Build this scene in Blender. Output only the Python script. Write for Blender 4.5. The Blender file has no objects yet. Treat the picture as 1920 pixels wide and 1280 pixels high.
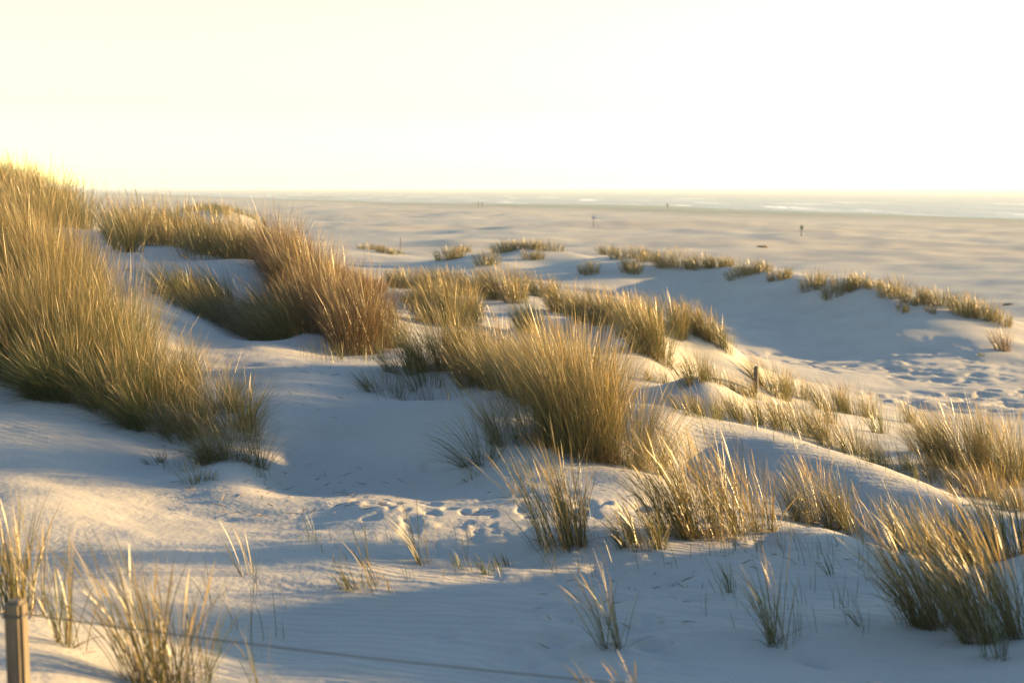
import bpy, bmesh, math, random
import numpy as np
from mathutils import Vector

random.seed(7)
RNG = np.random.default_rng(11)
S = bpy.context.scene
COL = S.collection

# ------------------------------------------------------------------ camera
F = 2667.0                      # focal length in photo pixels (50 mm on 36 mm, 1920 wide)
ZC = 7.0                        # eye height above the sea
PITCH = math.atan(290.0 / F)    # horizon sits above the middle of the picture
camd = bpy.data.cameras.new('camera')
camd.lens = 50.0
camd.sensor_width = 36.0
camd.clip_start = 0.05
camd.clip_end = 90000.0
camd.dof.use_dof = True
camd.dof.focus_distance = 14.5
camd.dof.aperture_fstop = 2.2
cam = bpy.data.objects.new('camera', camd)
cam.location = (0, 0, ZC)
cam.rotation_euler = (math.pi / 2 - PITCH, 0, 0)
COL.objects.link(cam)
S.camera = cam

# ------------------------------------------------------------------ sky, sun, exposure
SUN_EL, SUN_AZ = math.radians(7.2), math.radians(74.0)
world = bpy.data.worlds.new('World')
S.world = world
world.use_nodes = True
wn = world.node_tree.nodes
sky = wn.new('ShaderNodeTexSky')
sky.sky_type = 'NISHITA'
sky.sun_disc = False
sky.sun_elevation = SUN_EL
sky.sun_rotation = SUN_AZ
sky.altitude = 3000
sky.air_density = 1.0
sky.dust_density = 1.0
sky.ozone_density = 1.0
wl = world.node_tree.links
# sea haze all round the horizon: low sky is warmer than the clear sky above it
wtc = wn.new('ShaderNodeTexCoord')
wsep = wn.new('ShaderNodeSeparateXYZ')
wl.new(wtc.outputs['Generated'], wsep.inputs[0])
wrmp = wn.new('ShaderNodeValToRGB')
for i_, (p_, c_) in enumerate([(0.0, (1.0, 0.95, 0.66)), (0.055, (1.02, 0.95, 0.45)), (0.13, (1.05, 0.95, 0.45)), (0.45, (1, 1, 1))]):
    e_ = wrmp.color_ramp.elements[i_] if i_ < 2 else wrmp.color_ramp.elements.new(p_)
    e_.position = p_; e_.color = (*c_, 1)
wl.new(wsep.outputs['Z'], wrmp.inputs[0])
wmix = wn.new('ShaderNodeMix'); wmix.data_type = 'RGBA'; wmix.blend_type = 'MULTIPLY'
wmix.inputs['Factor'].default_value = 1.0
wl.new(wrmp.outputs[0], wmix.inputs['B']); wl.new(sky.outputs[0], wmix.inputs['A'])
wl.new(wmix.outputs['Result'], wn['Background'].inputs[0])
wn['Background'].inputs[1].default_value = 0.11
sund = bpy.data.lights.new('sun', 'SUN')
sund.energy = 5.0
sund.angle = math.radians(0.8)
sund.color = (1.0, 0.63, 0.24)
sun = bpy.data.objects.new('sun', sund)
COL.objects.link(sun)
SD = Vector((math.sin(SUN_AZ) * math.cos(SUN_EL), math.cos(SUN_AZ) * math.cos(SUN_EL), math.sin(SUN_EL)))
sun.rotation_euler = (-SD).to_track_quat('-Z', 'Y').to_euler()
sun.location = (40, 20, 30)
S.view_settings.view_transform = 'Standard'
S.view_settings.look = 'None'
S.view_settings.exposure = 2.3
S.view_settings.gamma = 1.0
S.view_settings.use_curve_mapping = False
S.cycles.max_bounces = 6
S.cycles.diffuse_bounces = 3
S.cycles.transmission_bounces = 4
S.cycles.sample_clamp_indirect = 6.0

# ------------------------------------------------------------------ helpers
def pix(u, v, d):
    """A point seen at photo pixel (u, v), d metres ahead of the eye."""
    cx, cy = (u - 960.0) / F, (640.0 - v) / F
    c, s = math.cos(PITCH), math.sin(PITCH)
    fy, fz = c + cy * s, -s + cy * c
    k = d / fy
    return np.array((cx * k, d, ZC + fz * k))

def tag(o, label=None, cat=None, group=None, kind=None):
    if label: o['label'] = label
    if cat: o['category'] = cat
    if group: o['group'] = group
    if kind: o['kind'] = kind
    return o

def empty(name, loc):
    o = bpy.data.objects.new(name, None)
    o.empty_display_size = 0.1
    o.location = loc
    COL.objects.link(o)
    return o

def link(name, me, parent=None, loc=None):
    o = bpy.data.objects.new(name, me)
    COL.objects.link(o)
    if parent: o.parent = parent
    if loc is not None: o.location = loc
    return o

def hash2(ix, iy, seed):
    h = (ix.astype(np.int64) * 374761393 + iy.astype(np.int64) * 668265263 + seed * 974711) & 0x7fffffff
    h = ((h ^ (h >> 13)) * 1274126177) & 0x7fffffff
    h = h ^ (h >> 16)
    return (h & 0xffff) / 65535.0

def vnoise(x, y, seed=0):
    x0, y0 = np.floor(x), np.floor(y)
    fx, fy = x - x0, y - y0
    fx = fx * fx * fx * (fx * (fx * 6 - 15) + 10)
    fy = fy * fy * fy * (fy * (fy * 6 - 15) + 10)
    a, b = hash2(x0, y0, seed), hash2(x0 + 1, y0, seed)
    c, d = hash2(x0, y0 + 1, seed), hash2(x0 + 1, y0 + 1, seed)
    return (a + (b - a) * fx + (c - a) * fy + (a - b - c + d) * fx * fy) * 2 - 1

def fbm(x, y, seed=0, octv=3):
    t, a = 0.0, 1.0
    for k in range(octv):
        t = t + a * vnoise(x * 2 ** k + 17.3 * k, y * 2 ** k - 9.1 * k, seed + k)
        a *= 0.5
    return t

def smooth(a, b, x):
    t = np.clip((x - a) / (b - a), 0, 1)
    return t * t * (3 - 2 * t)

# ------------------------------------------------------------------ terrain
def inland(x, y):               # metres inland from the waterline
    return -((x - 110.0) * 0.91 + (y - 311.0) * 0.414)

def beach_z(x, y):
    s = inland(x, y)
    return np.where(s > 0, 1.7 * (1 - np.exp(-np.maximum(s, 0) / 120.0)), s * 0.012).clip(-6, 3)

PTS = [  # (u, v, distance ahead) of points on the sand
 # foreground
 (0,1290,5.6),(100,1240,6.2),(170,1252,6.3),(300,1285,6.4),(20,1190,6.6),(250,1190,7.2),(100,1150,7.3),
 (500,1280,6.7),(960,1280,7.0),(1400,1280,7.0),(1900,1275,6.9),(500,1150,8.2),(800,1150,8.2),(1145,1215,7.6),
 (1465,1212,7.6),(1280,1130,8.4),(1190,1085,9.0),(1700,1175,8.0),(1850,1215,7.5),(1900,1100,8.7),(330,1070,9.0),
 (60,1050,9.0),(600,1070,9.1),(900,1060,9.3),(1060,1030,9.8),(1310,1010,10.2),(1540,990,10.4),(1500,1030,9.8),
 (1250,1030,9.8),(0,940,10.4),(200,962,10.5),(500,960,11.2),(700,950,11.2),(900,960,11.2),(340,990,10.3),
 (1100,950,11.3),
 # valley
 (640,905,13.0),(800,921,12.6),(500,912,12.9),(350,905,12.5),(100,882,12.2),(0,885,11.9),(600,805,14.4),(700,830,14.1),
 (800,840,13.9),(900,830,13.8),(740,746,15.0),(790,742,15.1),(880,764,14.5),(800,765,16.2),(850,697,16.9),(780,718,16.7),
 (900,705,16.8),(690,740,15.6),(560,750,15.0),(520,690,17.0),(620,682,17.4),(570,668,18.4),(500,634,20.0),(430,640,19.7),
 (340,640,19.2),(600,670,18.7),(520,642,21.6),(450,622,22.5),(640,740,15.5),
 # near grassy hill on the left
 (0,720,14.9),(100,760,14.2),(200,800,13.8),(300,835,13.5),(420,880,12.6),(480,862,12.9),(400,760,14.8),(300,700,16.0),
 (440,700,16.6),(200,640,16.6),(0,600,16.8),(100,560,17.6),(0,490,19.0),(250,660,17.2),(100,570,21.5),(0,545,22.5),
 (200,560,21.0),(-300,420,19.0),(-300,640,15.0),(-200,800,13.0),(-300,1000,10.5),
 # hills further left
 (0,345,42.0),(60,375,40.0),(120,412,37.0),(170,432,34.0),(230,466,29.0),(0,425,34.0),(280,522,25.0),(330,560,22.6),
 (240,525,24.5),(260,450,32.0),(350,456,31.0),(420,480,29.0),(500,492,28.0),(330,502,27.0),(400,522,25.5),(480,542,25.0),
 (540,530,26.0),(600,600,23.0),(660,642,21.0),(700,668,19.5),(560,622,21.5),(625,662,20.0),(-200,300,44.0),(-250,420,36.0),
 (620,565,30.0),(720,600,26.5),(560,540,36.0),(0,405,60.0),(200,450,50.0),(350,462,46.0),(460,480,40.0),
 # low dune far left
 (380,393,105),(430,394,108),(470,411,106),(500,428,104),(400,428,97),(330,402,105),(420,412,125),(300,430,80),(420,450,70),
 # middle dunes
 (760,546,40.0),(650,552,44.0),(730,562,38.0),(830,542,39.0),(930,559,36.0),(1010,562,35.0),(1080,592,30.0),(1150,602,28.5),
 (1050,605,29.5),(1200,612,26.5),(1220,662,24.6),(1350,645,28.0),(1290,622,28.0),(990,624,29.0),(850,604,30.0),(900,594,30.0),
 (790,594,30.5),(1100,640,27.0),(1150,652,27.0),(960,652,24.3),(1050,692,21.8),(1150,702,22.5),(1220,690,23.6),(1150,625,32.0),(1290,640,33.0),(830,690,17.3),
 (930,700,17.1),(870,668,20.0),(760,640,22.0),(880,575,34.0),(960,590,33.0),
 # right hand dunes
 (1290,712,19.3),(1340,722,19.1),(1200,732,21.0),(1380,737,18.9),(1250,762,18.6),(1150,745,19.8),(1440,737,28.0),(1300,702,27.0),(1580,772,25.5),
 (1650,802,22.5),(1480,762,24.0),(1850,872,17.0),(1750,852,17.2),(1900,892,16.0),(1650,862,17.2),(1500,792,19.0),(1400,772,19.0),
 (1300,730,23.5),
 (1080,772,14.6),(1000,802,14.0),(1180,802,14.6),(1100,880,13.0),(1200,890,12.8),(950,872,13.0),(1000,705,17.4),(1000,860,13.1),
 (1250,785,14.6),(1225,802,14.4),(1350,795,15.0),(1450,815,14.6),(1550,845,14.1),(1650,880,13.6),(1750,920,13.0),(1850,965,12.3),(1910,1000,11.8),
 (1350,805,16.6),(1550,850,15.6),(1750,920,14.6),(1900,975,13.6),(1300,870,14.2),(1400,925,13.4),(1550,944,13.1),(1700,995,12.4),
 (1850,1045,11.6),(1215,850,14.1),
 # basin
 (1500,602,52.0),(1600,662,46.0),(1300,562,58.0),(1800,722,38.0),(1900,762,34.0),(1400,652,45.5),(1920,805,28.0),(1700,762,32.5),
 (1600,702,40.0),(1450,682,42.0),(1380,657,44.0),(1250,640,42.0),(1300,602,48.0),(1880,657,44.5),(1750,652,45.5),(2000,662,44.5),
 (1700,625,46.5),(1450,640,47.5),(1840,665,44.0),(1900,680,42.5),(1800,690,41.5),(1240,600,48.0),
 # outer dune ridge
 (600,480,100),(680,466,95),(740,476,90),(840,486,82),(920,469,82),(1000,459,80),(1050,471,78),(1130,482,74),(1200,482,70),
 (1250,488,67),(1310,490,63),(1400,505,59),(1480,519,56.5),(1560,540,54),(1620,528,53),(1680,545,53),(1760,566,52),(1800,580,51),
 (1850,594,50.5),(1890,606,50),(1940,618,50),
 (650,502,72),(800,522,65),(950,502,70),(1100,532,58),(1200,522,60),(700,542,50),(900,530,56),(1020,500,72),
 (1400,556,55.5),(1560,585,51),(1700,595,48.5),(1600,575,51.5),(1820,625,46),
]
ctrl = [pix(*p) for p in PTS]
for u, d in ((700,112),(840,100),(1000,97),(1130,90),(1250,80),(1400,72),(1560,66),(1680,62),(1800,59),(1900,57),(2100,58),
             (600,122),(1920,90),(1500,100),(1100,120),(700,130),(300,140),(0,140),(-300,140),(2300,70),(2300,110),(500,118)):
    x = (u - 960) / F * d
    ctrl.append(np.array((x, d, float(beach_z(np.array(x), np.array(d))) + (0.25 if d < 80 else 0.0))))
# ground outside the frame: the bank whose shadow lies over the foreground, and the dune the viewer stands on
for p in ((1.9,12.6,4.1),(2.9,12.1,3.95),(3.6,11.2,3.95),(5.6,10.0,5.45),(6.8,10.4,5.7),(5.4,8.9,5.2),(7.4,9.2,5.5),(9.5,9.4,5.6),(4.2,7.6,4.7),(5.4,7.4,4.8),(6.6,12.4,4.4),(8.5,12.9,4.2),(4.7,9.9,5.0),(5.0,5.5,5.2),
          (8.0,5.0,5.0),(12,14,3.6),(2.5,4.6,5.1),(0,4.5,5.0),(-1.3,4.6,5.15),(-2.6,4.6,5.3),(0,2.0,5.35),(-2,1.5,5.4),(2,1.5,5.4),
          (-6,4,5.6),(-9,9,5.3),(-12,15,6.2),(-16,30,7.4),(-24,60,6.0),(16,30,2.4),(20,24,2.6),(24,45,1.9),(0,-6,5.2),(-10,-4,5.2),(10,-4,5.2),
          (14,6,5.2),(-16,6,5.6)):
    ctrl.append(np.array(p, float))
ctrl = np.array(ctrl)

def par(x, y):
    r = np.hypot(x, y) + 1e-6
    az = np.arctan2(x, y)
    az = np.sign(az) * np.minimum(np.abs(az), 1.6)
    return az * 2.0, np.log(np.maximum(r, 1.2))

cp, cq = par(ctrl[:, 0], ctrl[:, 1])
EPS = 0.055
def kern(p, q):
    return np.sqrt((p[:, None] - cp[None]) ** 2 + (q[:, None] - cq[None]) ** 2 + EPS ** 2)
n = len(ctrl)
A = np.zeros((n + 1, n + 1))
A[:n, :n] = kern(cp, cq) - np.eye(n) * 0.004
A[:n, n] = A[n, :n] = 1
WGT = np.linalg.solve(A, np.append(ctrl[:, 2], 0))

def base_h(x, y):
    p, q = par(x, y)
    out = np.empty_like(p)
    for i in range(0, len(p), 40000):
        out[i:i + 40000] = kern(p[i:i + 40000], q[i:i + 40000]) @ WGT[:n] + WGT[n]
    r = np.hypot(x, y)
    az = np.abs(np.arctan2(x, y))
    back = smooth(1.3, 2.0, az)
    out = out * (1 - back) + (5.2 - 0.02 * np.minimum(r, 60)) * back
    far = smooth(108, 150, r)
    return out * (1 - far) + beach_z(x, y) * far

# trodden places: (u, v, d, spread across, spread along, number)
FOOT = []
def trodden(u0, u1, v0, v1, d0, d1, nn, size):
    for _ in range(nn):
        t, s = RNG.random(), RNG.random()
        d = d0 + (d1 - d0) * t
        u = u0 + (u1 - u0) * s
        FOOT.append(((u - 960) / F * d, d, size * (0.7 + 0.7 * RNG.random()), RNG.random() * 6.28))
trodden(700, 1000, 0, 0, 12.2, 9.8, 5, 0.09)
trodden(1000, 1320, 0, 0, 9.3, 7.4, 9, 0.16)
trodden(820, 1250, 0, 0, 7.8, 6.6, 8, 0.17)
trodden(1300, 1900, 0, 0, 7.5, 6.4, 6, 0.17)
# scuffed ground where many feet have passed: (u, d, half width, half depth, grain, depth of the scuffs)
SCUFF = [(830, 11.3, 1.0, 1.5, 0.15, 0.032), (1150, 8.7, 0.7, 0.9, 0.30, 0.075), (1180, 11.2, 0.6, 0.7, 0.22, 0.055),
         (1560, 43.0, 4.6, 3.4, 0.46, 0.10), (1700, 40.5, 3.2, 2.0, 0.44, 0.10), (1780, 34.5, 3.4, 1.5, 0.40, 0.09), (1900, 33.0, 2.6, 1.4, 0.40, 0.09), (1880, 36.5, 2.2, 0.9, 0.4, 0.08),
         (1000, 7.0, 0.7, 0.45, 0.3, 0.045), (1500, 9.9, 0.9, 0.4, 0.3, 0.03), (760, 13.4, 0.7, 0.5, 0.3, 0.03)]
FOOT = np.array(FOOT)

def height(x, y):
    x = np.asarray(x, float); y = np.asarray(y, float)
    sh = x.shape
    x = x.ravel(); y = y.ravel()
    h = base_h(x, y)
    r = np.hypot(x, y)
    near = smooth(130, 60, r)
    # wind relief: low undulations, stretched along the wind
    h = h + near * smooth(14, 40, r) * 0.16 * fbm(x * 0.16, y * 0.22, 3, 2)
    h = h + near * 0.050 * fbm(x * 0.5 + 0.1 * y, y * 0.75, 4, 2)
    h = h + smooth(45, 20, r) * 0.012 * fbm(x * 1.9 + 0.6 * y, y * 3.2, 21, 3)
    # rough wind crust near by: small hollows and lips, in patches
    patch = smooth(-0.35, 0.45, fbm(x * 0.45 + 3, y * 0.6, 33, 2))
    h = h + smooth(18, 11, r) * patch * 0.012 * (fbm(x * 1.5 + 0.4 * y, y * 6.6 + 0.5 * x, 34, 3) - 0.5 * np.abs(fbm(x * 1.3, y * 3.9 + 0.4 * x, 36, 2)))
    # open beach: long low drifts and, by the water, bars and pools
    s = inland(x, y)
    bm = smooth(70, 130, r) * smooth(-10, 60, s)
    h = h + bm * (0.16 * fbm(x * 0.030 + y * 0.010, y * 0.085 - x * 0.02, 5, 3) + smooth(30, 110, s) * 0.34 * fbm(x * 0.085 + y * 0.03, y * 0.13 - x * 0.03, 8, 3))
    sh_w = smooth(-160, -20, s) * smooth(110, 20, s) * smooth(110, 160, r)
    h = h + sh_w * 0.50 * fbm(s * 0.022, (y * 0.91 - x * 0.414) * 0.0045, 9, 3)
    for su, sd_, sw, sl, sg, sa in SCUFF:
        e = ((x - (su - 960) / F * sd_) / sw) ** 2 + ((y - sd_) / sl) ** 2
        m = np.nonzero(e < 2.2)[0]
        if len(m) == 0: continue
        nz = vnoise(x[m] / sg + 0.3 * y[m], y[m] / sg * 0.8 + 5, 71) + 0.4 * vnoise(x[m] / sg * 2.3, y[m] / sg * 2.1, 72)
        h[m] -= sa * np.exp(-e[m] * 1.2) * smooth(0.0, 0.75, nz)
    # footprints
    for fx, fy, fs, fa in FOOT:
        m = np.nonzero((np.abs(x - fx) < fs * 2.2) & (np.abs(y - fy) < fs * 2.2))[0]
        if len(m) == 0: continue
        dx, dy = x[m] - fx, y[m] - fy
        e = ((dx * math.cos(fa) + dy * math.sin(fa)) / fs) ** 2 + ((-dx * math.sin(fa) + dy * math.cos(fa)) / (fs * 0.6)) ** 2
        h[m] += fs * (0.05 * np.exp(-((np.sqrt(e) - 1.0) / 0.35) ** 2) - 0.13 * np.exp(-e * 1.3))
    return h.reshape(sh)

def ground(x, y):
    return float(height(np.array([x]), np.array([y]))[0])

def hit(u, v, dmin=5.0):
    """Where the line of sight through (u, v) first meets the sand."""
    d = np.geomspace(dmin, 160, 1400)
    P = np.array([pix(u, v, t) for t in (1.0,)])[0]
    x = P[0] * d; z = ZC + (P[2] - ZC) * d
    h = height(x, d)
    k = np.nonzero(z <= h)[0]
    i = k[0] if len(k) else np.argmin(z - h)
    return x[i], d[i]

# ------------------------------------------------------------------ materials
def new_mat(name):
    m = bpy.data.materials.new(name)
    m.use_nodes = True
    m.node_tree.nodes.clear()
    out = m.node_tree.nodes.new('ShaderNodeOutputMaterial')
    return m, m.node_tree.nodes, m.node_tree.links, out

def N(ns, t, **kw):
    nd = ns.new(t)
    for k, v in kw.items():
        if hasattr(nd, k): setattr(nd, k, v)
    return nd

def ramp(ns, stops):
    r = ns.new('ShaderNodeValToRGB')
    e = r.color_ramp.elements
    while len(e) < len(stops): e.new(0.5)
    for i, (p, c) in enumerate(stops):
        e[i].position = p; e[i].color = (*c, 1)
    return r

def sand_material():
    m, ns, L, out = new_mat('wind_blown_sand')
    b = ns.new('ShaderNodeBsdfPrincipled')
    b.inputs['Specular IOR Level'].default_value = 0.25
    geo = ns.new('ShaderNodeNewGeometry')
    wet = N(ns, 'ShaderNodeAttribute', attribute_name='wet')
    drift = N(ns, 'ShaderNodeAttribute', attribute_name='drift')
    rip = N(ns, 'ShaderNodeAttribute', attribute_name='ripple')
    n1 = ns.new('ShaderNodeTexNoise'); n1.inputs['Scale'].default_value = 0.9; n1.inputs['Detail'].default_value = 5
    L.new(geo.outputs['Position'], n1.inputs['Vector'])
    dry = ramp(ns, [(0.3, (0.285, 0.28, 0.265)), (0.7, (0.33, 0.322, 0.305))])
    L.new(n1.outputs[0], dry.inputs[0])
    mix1 = N(ns, 'ShaderNodeMix', data_type='RGBA')
    mix1.inputs['B'].default_value = (0.285, 0.262, 0.24, 1)
    L.new(drift.outputs['Fac'], mix1.inputs['Factor']); L.new(dry.outputs[0], mix1.inputs['A'])
    mix2 = N(ns, 'ShaderNodeMix', data_type='RGBA')
    mix2.inputs['B'].default_value = (0.12, 0.10, 0.072, 1)
    L.new(wet.outputs['Fac'], mix2.inputs['Factor']); L.new(mix1.outputs['Result'], mix2.inputs['A'])
    # grain: speckle of dark and pale grains
    n2 = ns.new('ShaderNodeTexNoise'); n2.inputs['Scale'].default_value = 190; n2.inputs['Detail'].default_value = 2
    L.new(geo.outputs['Position'], n2.inputs['Vector'])
    sp = ramp(ns, [(0.3, (0.86, 0.86, 0.86)), (0.7, (1.1, 1.1, 1.1))])
    L.new(n2.outputs[0], sp.inputs[0])
    mul = N(ns, 'ShaderNodeMix', data_type='RGBA', blend_type='MULTIPLY')
    mul.inputs['Factor'].default_value = 1.0
    L.new(mix2.outputs['Result'], mul.inputs['A']); L.new(sp.outputs[0], mul.inputs['B'])
    L.new(mul.outputs['Result'], b.inputs['Base Color'])
    rr = N(ns, 'ShaderNodeMapRange'); rr.inputs['To Min'].default_value = 0.92; rr.inputs['To Max'].default_value = 0.45
    L.new(wet.outputs['Fac'], rr.inputs['Value']); L.new(rr.outputs[0], b.inputs['Roughness'])
    # wind ripples about a hand's breadth apart, plus grain relief
    wv = N(ns, 'ShaderNodeTexWave', wave_type='BANDS', bands_direction='Y', wave_profile='SIN')
    wv.inputs['Scale'].default_value = 2.9; wv.inputs['Distortion'].default_value = 9.0
    wv.inputs['Detail'].default_value = 3; wv.inputs['Detail Scale'].default_value = 0.55
    mp = ns.new('ShaderNodeMapping'); mp.inputs['Rotation'].default_value = (0, 0, math.radians(14))
    L.new(geo.outputs['Position'], mp.inputs['Vector']); L.new(mp.outputs[0], wv.inputs['Vector'])
    bp = ns.new('ShaderNodeBump'); bp.inputs['Distance'].default_value = 0.012
    L.new(wv.outputs['Fac'], bp.inputs['Height']); L.new(rip.outputs['Fac'], bp.inputs['Strength'])
    n3 = ns.new('ShaderNodeTexNoise'); n3.inputs['Scale'].default_value = 22; n3.inputs['Detail'].default_value = 6
    L.new(geo.outputs['Position'], n3.inputs['Vector'])
    bp2 = ns.new('ShaderNodeBump'); bp2.inputs['Distance'].default_value = 0.02; bp2.inputs['Strength'].default_value = 0.4
    L.new(n3.outputs[0], bp2.inputs['Height']); L.new(bp.outputs[0], bp2.inputs['Normal'])
    L.new(bp2.outputs[0], b.inputs['Normal'])
    L.new(b.outputs[0], out.inputs[0])
    return m

def sea_material():
    m, ns, L, out = new_mat('sea_water')
    b = ns.new('ShaderNodeBsdfPrincipled')
    b.inputs['Roughness'].default_value = 0.12
    b.inputs['IOR'].default_value = 1.33
    geo = ns.new('ShaderNodeNewGeometry')
    mp = ns.new('ShaderNodeMapping'); mp.inputs['Rotation'].default_value = (0, 0, math.radians(-24)); mp.inputs['Scale'].default_value = (1, 0.35, 1)
    L.new(geo.outputs['Position'], mp.inputs['Vector'])
    n1 = ns.new('ShaderNodeTexNoise'); n1.inputs['Scale'].default_value = 0.35; n1.inputs['Detail'].default_value = 5
    L.new(mp.outputs[0], n1.inputs['Vector'])
    bp = ns.new('ShaderNodeBump'); bp.inputs['Distance'].default_value = 1.2; bp.inputs['Strength'].default_value = 1.0
    L.new(n1.outputs[0], bp.inputs['Height']); L.new(bp.outputs[0], b.inputs['Normal'])
    foam = N(ns, 'ShaderNodeAttribute', attribute_name='foam')
    n2 = ns.new('ShaderNodeTexNoise'); n2.inputs['Scale'].default_value = 0.05; n2.inputs['Detail'].default_value = 6
    mp2 = ns.new('ShaderNodeMapping'); mp2.inputs['Rotation'].default_value = (0, 0, math.radians(-24)); mp2.inputs['Scale'].default_value = (1, 0.12, 1)
    L.new(geo.outputs['Position'], mp2.inputs['Vector']); L.new(mp2.outputs[0], n2.inputs['Vector'])
    rp = ramp(ns, [(0.52, (0, 0, 0)), (0.62, (1, 1, 1))]); L.new(n2.outputs[0], rp.inputs[0])
    mu = N(ns, 'ShaderNodeMath', operation='MULTIPLY'); L.new(rp.outputs[0], mu.inputs[0]); L.new(foam.outputs['Fac'], mu.inputs[1])
    mx = N(ns, 'ShaderNodeMix', data_type='RGBA')
    mx.inputs['A'].default_value = (0.15, 0.165, 0.20, 1); mx.inputs['B'].default_value = (0.75, 0.75, 0.72, 1)
    L.new(mu.outputs[0], mx.inputs['Factor']); L.new(mx.outputs['Result'], b.inputs['Base Color'])
    b.inputs['Roughness'].default_value = 0.7
    gl = ns.new('ShaderNodeBsdfGlossy'); gl.inputs['Roughness'].default_value = 0.22; gl.inputs['Color'].default_value = (0.80, 0.76, 1.0, 1)
    L.new(bp.outputs[0], gl.inputs['Normal'])
    fr = N(ns, 'ShaderNodeMapRange'); fr.inputs['To Min'].default_value = 0.22; fr.inputs['To Max'].default_value = 0.08
    L.new(mu.outputs[0], fr.inputs['Value'])
    ms = ns.new('ShaderNodeMixShader')
    L.new(fr.outputs[0], ms.inputs[0]); L.new(b.outputs[0], ms.inputs[1]); L.new(gl.outputs[0], ms.inputs[2])
    L.new(ms.outputs[0], out.inputs[0])
    return m

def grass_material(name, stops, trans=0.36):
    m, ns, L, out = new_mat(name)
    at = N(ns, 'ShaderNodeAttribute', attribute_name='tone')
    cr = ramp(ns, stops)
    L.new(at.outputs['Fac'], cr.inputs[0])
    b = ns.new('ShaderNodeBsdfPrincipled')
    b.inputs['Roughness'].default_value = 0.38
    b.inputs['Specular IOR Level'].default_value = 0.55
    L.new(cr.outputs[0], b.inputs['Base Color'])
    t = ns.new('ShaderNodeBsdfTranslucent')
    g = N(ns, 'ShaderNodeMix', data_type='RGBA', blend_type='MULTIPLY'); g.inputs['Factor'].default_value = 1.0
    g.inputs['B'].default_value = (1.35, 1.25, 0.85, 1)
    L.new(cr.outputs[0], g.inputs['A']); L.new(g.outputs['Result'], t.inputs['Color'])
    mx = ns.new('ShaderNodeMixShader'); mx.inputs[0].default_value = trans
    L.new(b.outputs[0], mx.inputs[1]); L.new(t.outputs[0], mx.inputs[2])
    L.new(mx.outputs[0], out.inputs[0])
    return m

def plain(name, col, rough=0.7, noise=0.25, scale=8.0, stretch=(1, 1, 1), metal=0.0):
    m, ns, L, out = new_mat(name)
    b = ns.new('ShaderNodeBsdfPrincipled')
    b.inputs['Roughness'].default_value = rough; b.inputs['Metallic'].default_value = metal
    tc = ns.new('ShaderNodeTexCoord')
    mp = ns.new('ShaderNodeMapping'); mp.inputs['Scale'].default_value = stretch
    L.new(tc.outputs['Object'], mp.inputs['Vector'])
    nz = ns.new('ShaderNodeTexNoise'); nz.inputs['Scale'].default_value = scale; nz.inputs['Detail'].default_value = 6
    L.new(mp.outputs[0], nz.inputs['Vector'])
    lo = tuple(c * (1 - noise) for c in col); hi = tuple(min(1, c * (1 + noise)) for c in col)
    cr = ramp(ns, [(0.3, lo), (0.7, hi)])
    L.new(nz.outputs[0], cr.inputs[0]); L.new(cr.outputs[0], b.inputs['Base Color'])
    bp = ns.new('ShaderNodeBump'); bp.inputs['Distance'].default_value = 0.004; bp.inputs['Strength'].default_value = 0.5
    L.new(nz.outputs[0], bp.inputs['Height']); L.new(bp.outputs[0], b.inputs['Normal'])
    L.new(b.outputs[0], out.inputs[0])
    return m

M_SAND = sand_material()
M_SEA = sea_material()
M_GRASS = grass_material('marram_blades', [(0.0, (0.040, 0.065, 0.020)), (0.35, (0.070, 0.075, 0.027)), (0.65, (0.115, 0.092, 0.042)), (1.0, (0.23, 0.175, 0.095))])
M_BROWN = grass_material('withered_blades', [(0.0, (0.050, 0.044, 0.024)), (0.4, (0.080, 0.052, 0.027)), (0.7, (0.115, 0.068, 0.036)), (1.0, (0.20, 0.125, 0.07))])
M_SEED = grass_material('seed_heads', [(0.0, (0.20, 0.145, 0.07)), (1.0, (0.34, 0.26, 0.15))])
M_POST = plain('weathered_post_wood', (0.095, 0.075, 0.055), 0.75, 0.35, 14, (6, 6, 0.5))
M_WIRE = plain('wire_rope', (0.06, 0.058, 0.055), 0.5, 0.2, 60, metal=0.3)
M_POLE = plain('marker_pole', (0.07, 0.058, 0.045), 0.8)
M_BLUE = plain('blue_sign_face', (0.26, 0.26, 0.40), 0.4, 0.05)
M_DARK = plain('dark_sign_face', (0.14, 0.14, 0.11), 0.6, 0.1)
M_LITTER = plain('dry_litter', (0.12, 0.085, 0.05), 0.8)

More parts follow.
